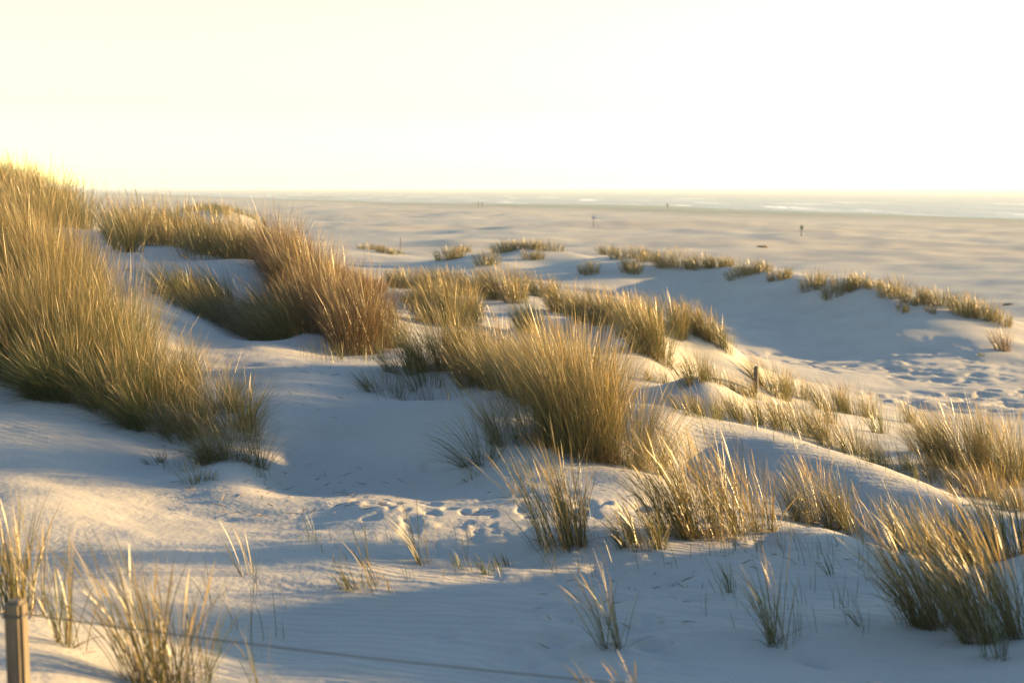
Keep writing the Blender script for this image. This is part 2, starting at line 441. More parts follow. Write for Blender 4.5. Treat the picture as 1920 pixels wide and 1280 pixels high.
# ------------------------------------------------------------------ sand sheet
def build_sand():
    azf = np.radians(24.0)
    front = np.linspace(-azf, azf, 540)
    side = azf + (np.pi - azf) * (np.linspace(0, 1, 56)[1:] ** 1.6)
    az = np.concatenate([-side[::-1], front, side])
    r = np.concatenate([np.geomspace(0.25, 4.0, 30)[:-1], np.geomspace(4.0, 27.0, 360)[:-1], np.geomspace(27.0, 50.0, 190)[:-1], np.geomspace(50.0, 62.0, 40)[:-1],
                        np.geomspace(62.0, 1700.0, 290)[:-1], np.geomspace(1700.0, 12000.0, 14)])
    R, A_ = np.meshgrid(r, az, indexing='ij')
    X, Y = R * np.sin(A_), R * np.cos(A_)
    Z = height(X, Y)
    nr, na = X.shape
    co = np.stack([X.ravel(), Y.ravel(), Z.ravel()], 1)
    i = np.arange(nr - 1)[:, None] * na + np.arange(na - 1)[None]
    q = np.stack([i, i + na, i + na + 1, i + 1], -1).reshape(-1, 4)
    me = bpy.data.meshes.new('sand')
    me.vertices.add(len(co)); me.vertices.foreach_set('co', co.ravel())
    me.loops.add(q.size); me.loops.foreach_set('vertex_index', q.ravel().astype(np.int32))
    me.polygons.add(len(q)); me.polygons.foreach_set('loop_start', np.arange(0, q.size, 4, dtype=np.int32))
    me.polygons.foreach_set('use_smooth', np.ones(len(q), bool))
    me.update(calc_edges=True)
    x, y, z = co.T
    s = inland(x, y); rr = np.hypot(x, y)
    wet = smooth(75, 15, s + 14 * fbm(x * 0.02, y * 0.02, 31, 3)) * smooth(120, 170, rr)
    wet = np.maximum(wet, smooth(0.22, 0.0, z) * smooth(120, 170, rr))
    drift = smooth(-0.25, 0.55, fbm(x * 0.018 + y * 0.01, y * 0.06 - x * 0.012, 41, 4)) * smooth(85, 150, rr) * 0.8
    ripple = smooth(-0.4, 0.5, fbm(x * 0.35, y * 0.35, 51, 2)) * smooth(30, 16, rr) * (0.26 + 0.26 * smooth(11.5, 8.5, rr))
    for nm, a in (('wet', wet), ('drift', drift), ('ripple', ripple)):
        at = me.attributes.new(nm, 'FLOAT', 'POINT'); at.data.foreach_set('value', a.astype(np.float32))
    me.materials.append(M_SAND)
    o = link('sand', me)
    tag(o, 'pale wind blown sand of the dunes and the wide beach', 'sand', kind='structure')
build_sand()

def build_sea():
    az = np.radians(np.linspace(-62, 75, 140))
    r = np.geomspace(150, 60000, 260)
    R, A_ = np.meshgrid(r, az, indexing='ij')
    X, Y = R * np.sin(A_), R * np.cos(A_)
    s = inland(X, Y)
    keep = s < 260
    swell = 0.22 * np.maximum(0, np.sin(s / 11.0 + 2.0 * fbm(X * 0.006, Y * 0.006, 61, 2))) ** 4 * smooth(-10, -40, s) * smooth(-400, -150, s)
    co = np.stack([X.ravel(), Y.ravel(), swell.ravel()], 1)
    na = len(az)
    i = np.arange(len(r) - 1)[:, None] * na + np.arange(na - 1)[None]
    q = np.stack([i, i + na, i + na + 1, i + 1], -1).reshape(-1, 4)
    q = q[keep.ravel()[q].any(1)]
    me = bpy.data.meshes.new('sea')
    me.from_pydata(co.tolist(), [], q.tolist())
    me.polygons.foreach_set('use_smooth', np.ones(len(me.polygons), bool))
    foam = (smooth(0.05, 0.2, swell) * 1.0 + 0.25 * smooth(-300, -40, s) * smooth(10, -20, s)).ravel()
    at = me.attributes.new('foam', 'FLOAT', 'POINT'); at.data.foreach_set('value', foam.astype(np.float32))
    me.materials.append(M_SEA)
    o = link('sea', me)
    tag(o, 'calm bright sea along the horizon with low breakers', 'sea', kind='structure')
build_sea()

# ------------------------------------------------------------------ grass
def blades_mesh(name, mat, P, L, W, phi, th0, bend, tone, seg=4, head=False, rng=RNG):
    """Tapered ribbons. P base points, L length, W width, phi direction of lean, th0 lean at the foot, bend added lean at the tip."""
    nb = len(P)
    t = np.linspace(0, 1, seg + 1)
    th = th0[:, None] + bend[:, None] * (t[None] ** 1.5)
    thm = (th[:, 1:] + th[:, :-1]) / 2
    st = (L / seg)[:, None]
    hx = np.concatenate([np.zeros((nb, 1)), np.cumsum(np.sin(thm) * st, 1)], 1)
    hz = np.concatenate([np.zeros((nb, 1)), np.cumsum(np.cos(thm) * st, 1)], 1)
    C = np.stack([P[:, 0, None] + hx * np.cos(phi)[:, None], P[:, 1, None] + hx * np.sin(phi)[:, None], P[:, 2, None] + hz], -1)
    ps = rng.random(nb) * np.pi
    side = np.stack([-np.sin(phi), np.cos(phi), np.zeros(nb)], 1)
    tan = np.stack([np.sin(th) * np.cos(phi)[:, None], np.sin(th) * np.sin(phi)[:, None], np.cos(th)], -1)
    nor = np.cross(tan, side[:, None, :])
    wv = np.cos(ps)[:, None, None] * side[:, None, :] + np.sin(ps)[:, None, None] * nor
    if head:
        pw = np.interp(t, [0, 0.70, 0.76, 0.9, 1.0], [0.5, 0.42, 1.6, 1.5, 0.25])
    else:
        pw = np.interp(t, [0, 0.45, 0.8, 1.0], [0.85, 1.0, 0.6, 0.06])
    hw = wv * (W[:, None] * pw[None] * 0.5)[..., None]
    V = np.stack([C - hw, C + hw], 2).reshape(-1, 3)
    b0 = np.arange(nb)[:, None] * (2 * (seg + 1)) + np.arange(seg)[None] * 2
    q = np.stack([b0, b0 + 1, b0 + 3, b0 + 2], -1).reshape(-1, 4)
    me = bpy.data.meshes.new(name)
    me.vertices.add(len(V)); me.vertices.foreach_set('co', V.ravel())
    me.loops.add(q.size); me.loops.foreach_set('vertex_index', q.ravel().astype(np.int32))
    me.polygons.add(len(q)); me.polygons.foreach_set('loop_start', np.arange(0, q.size, 4, dtype=np.int32))
    me.polygons.foreach_set('use_smooth', np.ones(len(q), bool))
    me.update(calc_edges=True)
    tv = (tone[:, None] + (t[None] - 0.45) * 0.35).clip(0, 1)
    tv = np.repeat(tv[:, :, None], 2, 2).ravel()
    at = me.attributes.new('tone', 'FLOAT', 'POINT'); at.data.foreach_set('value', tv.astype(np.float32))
    me.materials.append(mat)
    return me

WIND = math.radians(188)        # blades lean towards the left of the view

def blade_params(nb, ox, oy, L, spread, lean, droop, tone, rng, var=0.3, jit=0.12):
    """Lean = outward from the clump's middle + wind + scatter."""
    ang = rng.random(nb) * 2 * np.pi
    vx = ox * spread + lean * math.cos(WIND) + rng.normal(0, jit, nb)
    vy = oy * spread + lean * math.sin(WIND) + rng.normal(0, jit, nb)
    th0 = np.hypot(vx, vy)
    phi = np.arctan2(vy, vx)
    bend = rng.gamma(1.6, 0.14, nb) * droop + th0 * 0.5
    LL = L * (1 - var + 2 * var * rng.random(nb) ** 1.2) * (1.0 - 0.25 * np.clip(np.hypot(ox, oy), 0, 1.4) ** 2)
    tn = (tone + rng.normal(0, 0.27, nb)).clip(0, 1)
    return LL, phi, th0, bend, tn

NB = [0]
def tuft(u, v, w, h, label, group=None, dens=1.0, tone=0.5, lean=0.18, spread=0.30, droop=1.0, stalks=0.08, mat=None,
         name='grass_tuft', cat='grass tuft', depth=None, d=None, seed=None, jit=0.12):
    rng = np.random.default_rng(seed if seed is not None else int(u * 7 + v * 13))
    if d is None:
        x, y = hit(u, v)
    else:
        x, y = (u - 960) / F * d, d
    dist = y
    rx = max(0.03, w / F * dist * 0.42)
    ry = depth if depth else rx * 0.75
    L = h / F * dist * 1.10
    root = empty(name, (x, y, ground(x, y)))
    tag(root, label, cat, group)
    area = math.pi * rx * ry
    per = min(2600.0, 190000.0 / dist ** 1.5)
    nb = int(np.clip(dens * (area * per * (1.1 if dist < 11.5 else 1.0) + 16), 6, 5000))
    wid = 0.0046 if dist < 11.5 else max(0.0032, 0.00021 * dist)
    seg = 4 if dist < 12 else 3
    def scatter(k, shrink=1.0):
        a = rng.random(k) * 2 * np.pi
        rad = np.sqrt(rng.random(k)) ** 0.85 * shrink
        # blades stand in a few close bunches
        nbun = max(1, int(3 + area * 10))
        bi = rng.integers(0, nbun, k)
        ba = rng.random(nbun) * 2 * np.pi; br = np.sqrt(rng.random(nbun))
        mixr = rng.random(k) < 0.6
        ox = np.where(mixr, (br * np.cos(ba))[bi] + rng.normal(0, 0.12, k), rad * np.cos(a))
        oy = np.where(mixr, (br * np.sin(ba))[bi] + rng.normal(0, 0.12, k), rad * np.sin(a))
        px, py = ox * rx, oy * ry
        pz = height(x + px, y + py) - root.location.z - 0.02
        return ox, oy, np.stack([px, py, pz], 1)
    ox, oy, P = scatter(nb)
    LL, phi, th0, bend, tn = blade_params(nb, ox, oy, L, spread, lean, droop, tone, rng, 0.35, jit)
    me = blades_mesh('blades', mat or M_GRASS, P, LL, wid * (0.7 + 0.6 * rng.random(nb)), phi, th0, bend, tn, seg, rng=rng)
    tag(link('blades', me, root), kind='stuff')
    NB[0] += nb * seg * 2
    ns_ = int(nb * stalks)
    if ns_ >= 2:
        ox, oy, P = scatter(ns_, 0.8)
        LL, phi, th0, bend, tn = blade_params(ns_, ox, oy, L * 1.12, spread * 0.6, lean * 1.1, 0.5, 0.6, rng, 0.2)
        me = blades_mesh('seed_stalks', M_SEED, P, LL, wid * (0.8 + 0.5 * rng.random(ns_)), phi, th0, bend, tn, 6, True, rng=rng)
        tag(link('seed_stalks', me, root), kind='stuff')
        NB[0] += ns_ * 12
    if dist < 26 and dens > 0.55:
        # dead, bent thatch round the foot of the tuft
        k = int(nb * 0.22)
        ox, oy, P = scatter(k, 1.15)
        an = rng.random(k) * 2 * np.pi
        me = blades_mesh('dead_thatch', M_BROWN, P, L * (0.15 + 0.35 * rng.random(k)), wid * (0.7 + 0.6 * rng.random(k)), an,
                         0.5 + 0.7 * rng.random(k), 0.3 + 0.9 * rng.random(k), (0.6 + 0.25 * rng.normal(0, 1, k)).clip(0, 1), 3, rng=rng)
        tag(link('dead_thatch', me, root), kind='stuff')
    return root

def mass(name, label, cat, clumps, mat, L, per_clump, rad, tone, lean=0.14, droop=1.0, stalks=0.07, spread=0.28, seed=1, seg=4, wid=0.005):
    """A dense stand nobody could count: many clumps joined in one object. clumps: (x, y, scale)."""
    rng = np.random.default_rng(seed)
    PP, LLs, ph, t0, bd, tn = [], [], [], [], [], []
    for x, y, sc in clumps:
        k = int(per_clump * (0.6 + 0.8 * rng.random()))
        a = rng.random(k) * 2 * np.pi; rad_ = np.sqrt(rng.random(k))
        ox, oy = rad_ * np.cos(a), rad_ * np.sin(a)
        PP.append(np.stack([x + ox * rad, y + oy * rad], 1))
        ct = (tone + rng.normal(0, 0.10))
        l_, p_, h_, b_, n_ = blade_params(k, ox, oy, L * sc, spread, lean + rng.normal(0, 0.05), droop, ct, rng)
        LLs.append(l_); ph.append(p_); t0.append(h_); bd.append(b_); tn.append(n_)
    P = np.concatenate(PP); z = height(P[:, 0], P[:, 1]) - 0.03
    P = np.column_stack([P, z]); LL = np.concatenate(LLs); ph = np.concatenate(ph); t0 = np.concatenate(t0); bd = np.concatenate(bd); tn = np.concatenate(tn)
    k = len(P)
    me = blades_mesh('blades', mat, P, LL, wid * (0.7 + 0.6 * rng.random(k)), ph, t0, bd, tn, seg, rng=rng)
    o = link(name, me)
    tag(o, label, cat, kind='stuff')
    NB[0] += k * seg * 2
    ns_ = int(k * stalks)
    if ns_:
        i = rng.choice(k, ns_, replace=False)
        me = blades_mesh('seed_stalks', M_SEED, P[i], LL[i] * 1.15, wid * (0.8 + 0.5 * rng.random(ns_)), ph[i], t0[i] * 0.8, bd[i] * 0.5,
                         rng.random(ns_), 6, True, rng=rng)
        tag(link('seed_stalks', me, o), kind='stuff')
        NB[0] += ns_ * 12
    return o

def poly_clumps(pts, spacing, rng, scale=None, jitter=0.5):
    """Clump places inside a patch whose corners are given on the ground as (u, d)."""
    poly = np.array([((u - 960) / F * d, d) for u, d in pts])
    (x0, y0), (x1, y1) = poly.min(0), poly.max(0)
    out = []
    for yy in np.arange(y0, y1, spacing):
        for xx in np.arange(x0, x1, spacing):
            px, py = xx + rng.normal(0, jitter * spacing), yy + rng.normal(0, jitter * spacing)
            c = False; j = len(poly) - 1
            for i in range(len(poly)):
                if (poly[i, 1] > py) != (poly[j, 1] > py) and px < (poly[j, 0] - poly[i, 0]) * (py - poly[i, 1]) / (poly[j, 1] - poly[i, 1]) + poly[i, 0]:
                    c = not c
                j = i
            if c: out.append((px, py, 0.75 + 0.5 * rng.random()))
    return out

rg = np.random.default_rng(5)
mass('marram_grass', 'tall golden marram grass covering the near dune on the left', 'marram grass',
     poly_clumps([(-420, 20.5), (-420, 14.6), (30, 15.0), (150, 14.4), (290, 13.9), (325, 14.5), (285, 16.4), (190, 18.4), (60, 20.5)], 0.42, rg),
     M_GRASS, 0.98, 330, 0.30, 0.46, lean=0.05, droop=0.8, stalks=0.10, seed=2, seg=3, wid=0.0027)
mass('hillside_grass', 'grey gold marram grass on the high dune at the left edge, against the sky', 'marram grass',
     poly_clumps([(-350, 46), (-350, 31), (60, 33), (140, 33), (205, 33.5), (170, 37), (110, 41), (0, 46)], 0.85, rg),
     M_GRASS, 1.0, 170, 0.55, 0.45, lean=0.06, stalks=0.10, seed=3, seg=3, wid=0.0075)
mass('crest_grass', 'band of tall grass along the crest behind the shaded sand gully', 'marram grass',
     poly_clumps([(205, 33), (230, 29.5), (330, 28.2), (420, 27.6), (505, 27.2), (505, 29.5), (420, 31), (340, 33), (250, 35)], 0.62, rg),
     M_GRASS, 0.85, 190, 0.42, 0.50, lean=0.06, stalks=0.10, seed=4, seg=3, wid=0.0062)
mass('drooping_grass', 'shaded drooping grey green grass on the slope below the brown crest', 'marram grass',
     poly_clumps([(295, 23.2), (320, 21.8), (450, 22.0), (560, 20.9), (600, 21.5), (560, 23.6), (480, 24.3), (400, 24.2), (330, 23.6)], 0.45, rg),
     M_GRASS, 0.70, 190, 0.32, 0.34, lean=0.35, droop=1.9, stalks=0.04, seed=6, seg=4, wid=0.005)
mass('withered_grass', 'thick brown withered grass on the ridge between gully and valley', 'dry grass',
     poly_clumps([(500, 26.5), (550, 23.5), (610, 20.6), (680, 19.6), (725, 20.0), (690, 22.0), (630, 24.0), (570, 27.0), (520, 28.0)], 0.40, rg),
     M_BROWN, 1.0, 340, 0.32, 0.30, lean=0.08, droop=1.0, stalks=0.03, seed=7, seg=3, wid=0.005)
mass('far_dune_grass', 'short grass cap on the small far dune above the left grass band', 'marram grass',
     poly_clumps([(340, 106), (400, 101), (450, 102), (488, 103), (470, 110), (400, 112)], 1.6, rg),
     M_GRASS, 0.75, 90, 1.0, 0.42, lean=0.1, stalks=0.0, seed=8, seg=3, wid=0.02)

# --- tufts along the outer ridge
ORD = ['first', 'second', 'third', 'fourth', 'fifth', 'sixth', 'seventh', 'eighth', 'ninth', 'tenth', 'eleventh', 'twelfth', 'thirteenth', 'fourteenth',
       'fifteenth', 'sixteenth', 'seventeenth', 'eighteenth', 'nineteenth', 'twentieth', 'twenty-first', 'twenty-second', 'twenty-third', 'twenty-fourth',
       'twenty-fifth', 'twenty-sixth', 'twenty-seventh', 'twenty-eighth', 'twenty-ninth', 'thirtieth', 'thirty-first', 'thirty-second', 'thirty-third',
       'thirty-fourth', 'thirty-fifth', 'thirty-sixth']
far_ridge = [(690, 468, 40, 13), (718, 474, 24, 16), (737, 477, 18, 14), (752, 477, 14, 10), (845, 486, 50, 26), (870, 472, 26, 14), (915, 497, 46, 28),
             (945, 472, 42, 22), (985, 467, 62, 20), (1000, 486, 42, 20), (1030, 469, 50, 20), (1107, 515, 30, 26), (1140, 478, 44, 20),
             (1180, 484, 64, 24), (1184, 511, 36, 30), (1215, 490, 40, 20), (1265, 502, 72, 35), (1310, 502, 52, 26), (1350, 500, 50, 20),
             (1392, 518, 50, 30), (1422, 510, 50, 22), (1462, 524, 42, 22), (1522, 542, 44, 34), (1568, 552, 50, 40), (1605, 540, 46, 26),
             (1640, 540, 30, 18), (1680, 556, 50, 40), (1692, 583, 18, 16), (1715, 568, 50, 32), (1745, 586, 16, 14), (1762, 574, 60, 36),
             (1812, 592, 60, 42), (1850, 600, 50, 38), (1878, 607, 30, 28)]
far_ridge.sort()
for i, (u, v, w, h) in enumerate(far_ridge):
    size = 'wide' if w > 48 else ('small' if w < 27 else 'low')
    tuft(u, v, w * 1.3, h * 0.92, f'{size} yellow green tuft on the outer dune ridge, {ORD[i]} from the left', 'grass tufts on the outer dune ridge', dens=(0.7 + 0.5 * ((i * 37) % 10) / 10), tone=0.5, stalks=0.05, lean=0.10, depth=0.45)

# --- lone tuft in the basin
tuft(1880, 658, 36, 42, 'lone brown tuft on its own small mound in the far right basin', mat=M_BROWN, tone=0.5, dens=1.4)
tuft(1840, 668, 16, 10, 'tiny sprout beside the lone brown tuft in the right basin', tone=0.4, stalks=0)

# --- middle dunes
for u, v, w, h, lab, kw in [
    (640, 551, 110, 46, 'brown tuft behind the right end of the withered ridge', dict(mat=M_BROWN, tone=0.65)),
    (690, 550, 60, 32, 'pale brown tuft on the smooth dune right of the withered ridge', dict(mat=M_BROWN, tone=0.7)),
    (770, 541, 76, 36, 'wide low tuft at the left end of the middle dune grasses', {}),
    (830, 552, 84, 46, 'broad tuft on the middle dune left of the golden crest', {}),
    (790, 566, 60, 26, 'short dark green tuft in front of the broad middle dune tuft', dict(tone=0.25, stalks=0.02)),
    (900, 552, 64, 42, 'leftmost tuft of the golden crest on the middle dune', dict(tone=0.6)),
    (950, 560, 84, 56, 'tallest tuft of the golden crest on the middle dune', dict(tone=0.62)),
    (970, 568, 40, 40, 'narrow tuft hanging down the front of the golden crest', dict(tone=0.62)),
    (1018, 558, 56, 40, 'right end tuft of the golden crest on the middle dune', dict(tone=0.55)),
    (840, 608, 110, 80, 'large loose tuft behind the spiky centre tuft', dict(tone=0.5)),
    (883, 592, 40, 52, 'thin tuft above the lit sand patch on the middle dune', dict(tone=0.5)),
    (905, 600, 12, 36, 'single spindly stem clump right of the lit sand patch', dict(tone=0.7, stalks=0.3)),
    (926, 602, 10, 30, 'smallest stem clump right of the lit sand patch', dict(tone=0.7, stalks=0.3)),
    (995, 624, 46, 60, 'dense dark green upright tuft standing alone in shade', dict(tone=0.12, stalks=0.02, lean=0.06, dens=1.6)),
    (1070, 592, 84, 52, 'left tuft of the bushy row on the right middle dune', dict(tone=0.5)),
    (1112, 598, 70, 56, 'second tuft of the bushy row on the right middle dune', dict(tone=0.58)),
    (1152, 604, 84, 50, 'third tuft of the bushy row on the right middle dune', dict(tone=0.58)),
    (1192, 624, 74, 60, 'dark fronted tuft where the bushy row turns downhill', dict(tone=0.42)),
    (1220, 666, 84, 96, 'big drooping tuft at the foot of the bushy row', dict(tone=0.45, dens=1.4)),
    (1256, 622, 66, 62, 'bright tuft at the top of the big drooping tuft', dict(tone=0.58)),
    (1308, 625, 74, 52, 'rounded tuft near the right end of the bushy row', dict(tone=0.5)),
    (1350, 648, 56, 52, 'last tuft at the right end of the bushy row', dict(tone=0.48)),
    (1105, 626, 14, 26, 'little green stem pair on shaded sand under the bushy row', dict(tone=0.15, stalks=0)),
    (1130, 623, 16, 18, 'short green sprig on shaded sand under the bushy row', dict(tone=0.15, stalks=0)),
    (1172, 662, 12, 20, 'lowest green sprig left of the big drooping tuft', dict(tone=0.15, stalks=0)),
]:
    kw = dict(kw); kw['dens'] = kw.get('dens', 1.0) * (1.35 if w > 20 else 0.7)
    tuft(u, v, w * 1.2 if w > 20 else w, h * 1.05, lab, 'grass tufts on the middle dunes', **kw)

# --- tufts behind the right hand crest
for u, v, w, h, lab, kw in [
    (1235, 716, 50, 30, 'thin low tuft left of the sharp sand mound', {}),
    (1300, 716, 84, 56, 'round tuft behind the sharp lit sand mound', {}),
    (1342, 718, 46, 36, 'small tuft between sand mound and short post', {}),
    (1386, 737, 50, 38, 'tuft a little to the left of the short post', {}),
    (1416, 738, 50, 34, 'low tuft growing right against the foot of the short post', dict(d=26.3, dens=1.3)),
    (1450, 740, 84, 64, 'large tuft just right of the short post', {}),
    (1492, 744, 60, 46, 'sloping tuft two along from the short post', {}),
    (1565, 772, 76, 62, 'dense dark tuft above the small sand hollow on the right', dict(tone=0.35)),
    (1612, 780, 70, 58, 'golden tuft at the edge of the small sand hollow', dict(tone=0.6)),
    (1556, 792, 40, 50, 'narrow tuft on the crest in front of the dense dark tuft', {}),
    (1650, 812, 44, 62, 'upright dark green tuft below the small sand hollow', dict(tone=0.25)),
    (1702, 792, 40, 44, 'sparse spiky tuft left of the big right edge stand', dict(tone=0.3)),
    (1745, 845, 70, 80, 'left clump of the big stand at the right edge', dict(tone=0.5)),
    (1780, 875, 110, 110, 'broad middle clump of the big stand at the right edge', dict(tone=0.5, dens=1.3)),
    (1835, 882, 120, 125, 'tallest clump of the big stand at the right edge', dict(tone=0.5, dens=1.3)),
    (1895, 900, 110, 125, 'outermost clump of the big stand at the right edge', dict(tone=0.5, dens=1.3)),
    (1850, 935, 90, 70, 'low brown clump in front of the right edge stand', dict(tone=0.75, dens=1.2)),
    (1905, 955, 70, 66, 'low brown clump at the right edge above the lit crest', dict(tone=0.75, dens=1.2)),
]:
    kw = dict(dict(tone=0.45, lean=0.22), **kw)
    tuft(u, v, w, h, lab, 'grass tufts behind the right crest', **kw)

crest = [(1290, 778, 60, 40), (1330, 786, 60, 48), (1375, 790, 60, 44), (1415, 796, 50, 52), (1455, 806, 56, 56), (1495, 812, 60, 60), (1530, 824, 50, 66),
         (1562, 842, 50, 60), (1602, 856, 56, 58), (1642, 872, 50, 50), (1685, 885, 56, 46), (1728, 896, 56, 48), (1785, 915, 60, 56)]
for i, (u, v, w, h) in enumerate(crest):
    tuft(u, v - 3, w, h * 1.15, f'sparse short grass on the lit sand crest, {ORD[i]} from its left end', 'short grasses along the sand crest', dens=0.5, tone=0.45, lean=0.28, stalks=0.1, depth=0.35)

# --- centre
for u, v, w, h, lab, kw in [
    (1085, 838, 160, 205, 'biggest golden tuft in the centre of the picture', dict(dens=1.9, tone=0.52, stalks=0.14, depth=0.55, lean=0.09)),
    (1012, 832, 110, 168, 'left shoulder of the big centre tuft, green below', dict(dens=1.4, tone=0.42, lean=0.12)),
    (1165, 872, 120, 190, 'right shoulder of the big centre tuft, dark at the foot', dict(dens=1.8, tone=0.50, droop=1.3, lean=0.04)),
    (1215, 880, 80, 140, 'thin drooping fringe at the right of the centre tuft', dict(dens=0.9, tone=0.55, lean=-0.05)),
    (905, 868, 80, 120, 'dark sprawling tuft at the left foot of the centre tuft', dict(dens=0.9, tone=0.2, droop=1.8, spread=0.7, stalks=0.04)),
    (1055, 772, 110, 140, 'back of the big centre tuft, added to shade the valley, tips showing above it', dict(dens=1.4, tone=0.5, d=15.0, depth=0.5)),  # this and the next two with set distance: added to block sun from the valley
    (985, 762, 90, 100, 'golden grass added between the mound and the big centre tuft to shade the valley', dict(dens=1.0, tone=0.5, d=15.2, depth=0.5)),
    (945, 738, 80, 76, 'low grass added on the saddle left of the big centre tuft to shade the valley', dict(dens=0.7, tone=0.45, d=16.0, depth=0.5)),
    (945, 828, 80, 120, 'slim golden tuft left of the centre tuft', dict(dens=0.9, tone=0.55)),
    (830, 690, 110, 128, 'spiky upright tuft on the mound left of centre', dict(dens=1.5, tone=0.48)),
    (885, 694, 76, 86, 'tuft linking the mound tuft with the centre tuft', dict(depth=0.8, dens=0.8, tone=0.48)),
    (932, 704, 84, 96, 'loose golden tuft behind the slim golden tuft', dict(depth=0.8, dens=0.6, tone=0.5)),
    (982, 724, 76, 90, 'tuft tucked behind the left shoulder of the centre tuft', dict(depth=0.8, dens=0.6, tone=0.5)),
    (765, 696, 100, 66, 'sparse green grass at the foot of the withered ridge', dict(dens=0.8, tone=0.15, stalks=0.02)),
    (722, 738, 110, 54, 'spiky bright green shoots on the left of the sand mound', dict(dens=0.40, tone=0.08, stalks=0, spread=0.5)),
    (790, 730, 90, 56, 'bright green shoots along the brow of the sand mound', dict(dens=0.40, tone=0.08, stalks=0, spread=0.5)),
    (735, 650, 90, 80, 'soft mixed grass at the right tip of the withered ridge', dict(dens=1.0, tone=0.5)),
    (885, 900, 30, 26, 'little dead tuft on sand below the dark sprawling tuft', dict(dens=0.8, tone=0.8, spread=0.9)),
]:
    kw = dict(dict(lean=0.20), **kw)
    tuft(u, v, w, h, lab, 'grass tufts in the middle of the dunes', **kw)

# --- skirt of the left hill
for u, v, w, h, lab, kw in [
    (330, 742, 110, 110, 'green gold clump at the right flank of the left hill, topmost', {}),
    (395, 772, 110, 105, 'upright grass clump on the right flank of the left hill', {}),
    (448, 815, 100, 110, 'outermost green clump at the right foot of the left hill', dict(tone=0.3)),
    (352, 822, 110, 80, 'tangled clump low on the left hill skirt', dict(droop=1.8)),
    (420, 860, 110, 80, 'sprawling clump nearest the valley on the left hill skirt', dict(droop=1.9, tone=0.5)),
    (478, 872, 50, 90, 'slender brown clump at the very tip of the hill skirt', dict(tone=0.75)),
    (285, 800, 120, 100, 'drooping clump at the lower edge of the left hill, blades toned dark for shade', dict(droop=2.0, tone=0.08)),  # lowest tones in this list: the hill's self-shade put into the blade colour
    (215, 770, 130, 110, 'drooping clump under the left hill grass, shade put into its blade tone', dict(droop=2.0, tone=0.08, dens=1.3)),
    (110, 742, 150, 110, 'long bladed clump above the shaded sand at left, toned dark for shade', dict(droop=2.0, tone=0.08, dens=1.3)),
    (20, 705, 140, 110, 'bowed clump at the left edge under the hill, toned dark for shade', dict(droop=2.0, tone=0.08, dens=1.3)),
    (60, 640, 170, 120, 'green drooping clump halfway up the left hill, darkened for shade', dict(droop=2.0, tone=0.1, dens=1.1)),
    (165, 690, 160, 120, 'olive clump in the middle of the left hill, darkened for shade', dict(droop=2.0, tone=0.12, dens=1.1)),
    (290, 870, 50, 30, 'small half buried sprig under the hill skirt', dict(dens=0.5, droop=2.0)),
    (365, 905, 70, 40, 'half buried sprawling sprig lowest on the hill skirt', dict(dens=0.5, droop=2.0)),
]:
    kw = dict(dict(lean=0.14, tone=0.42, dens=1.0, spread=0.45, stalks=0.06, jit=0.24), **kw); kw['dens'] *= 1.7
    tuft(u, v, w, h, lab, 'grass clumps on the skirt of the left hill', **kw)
tuft(240, 470, 70, 70, 'upright tuft beside the shaded gully on the back hill', dens=1.2, tone=0.4)
tuft(330, 555, 50, 50, 'grey tuft low in the shaded gully', dens=0.8, tone=0.3)
tuft(245, 508, 16, 12, 'tiny dry sprig on the shaded gully sand', mat=M_BROWN, tone=0.6, stalks=0)

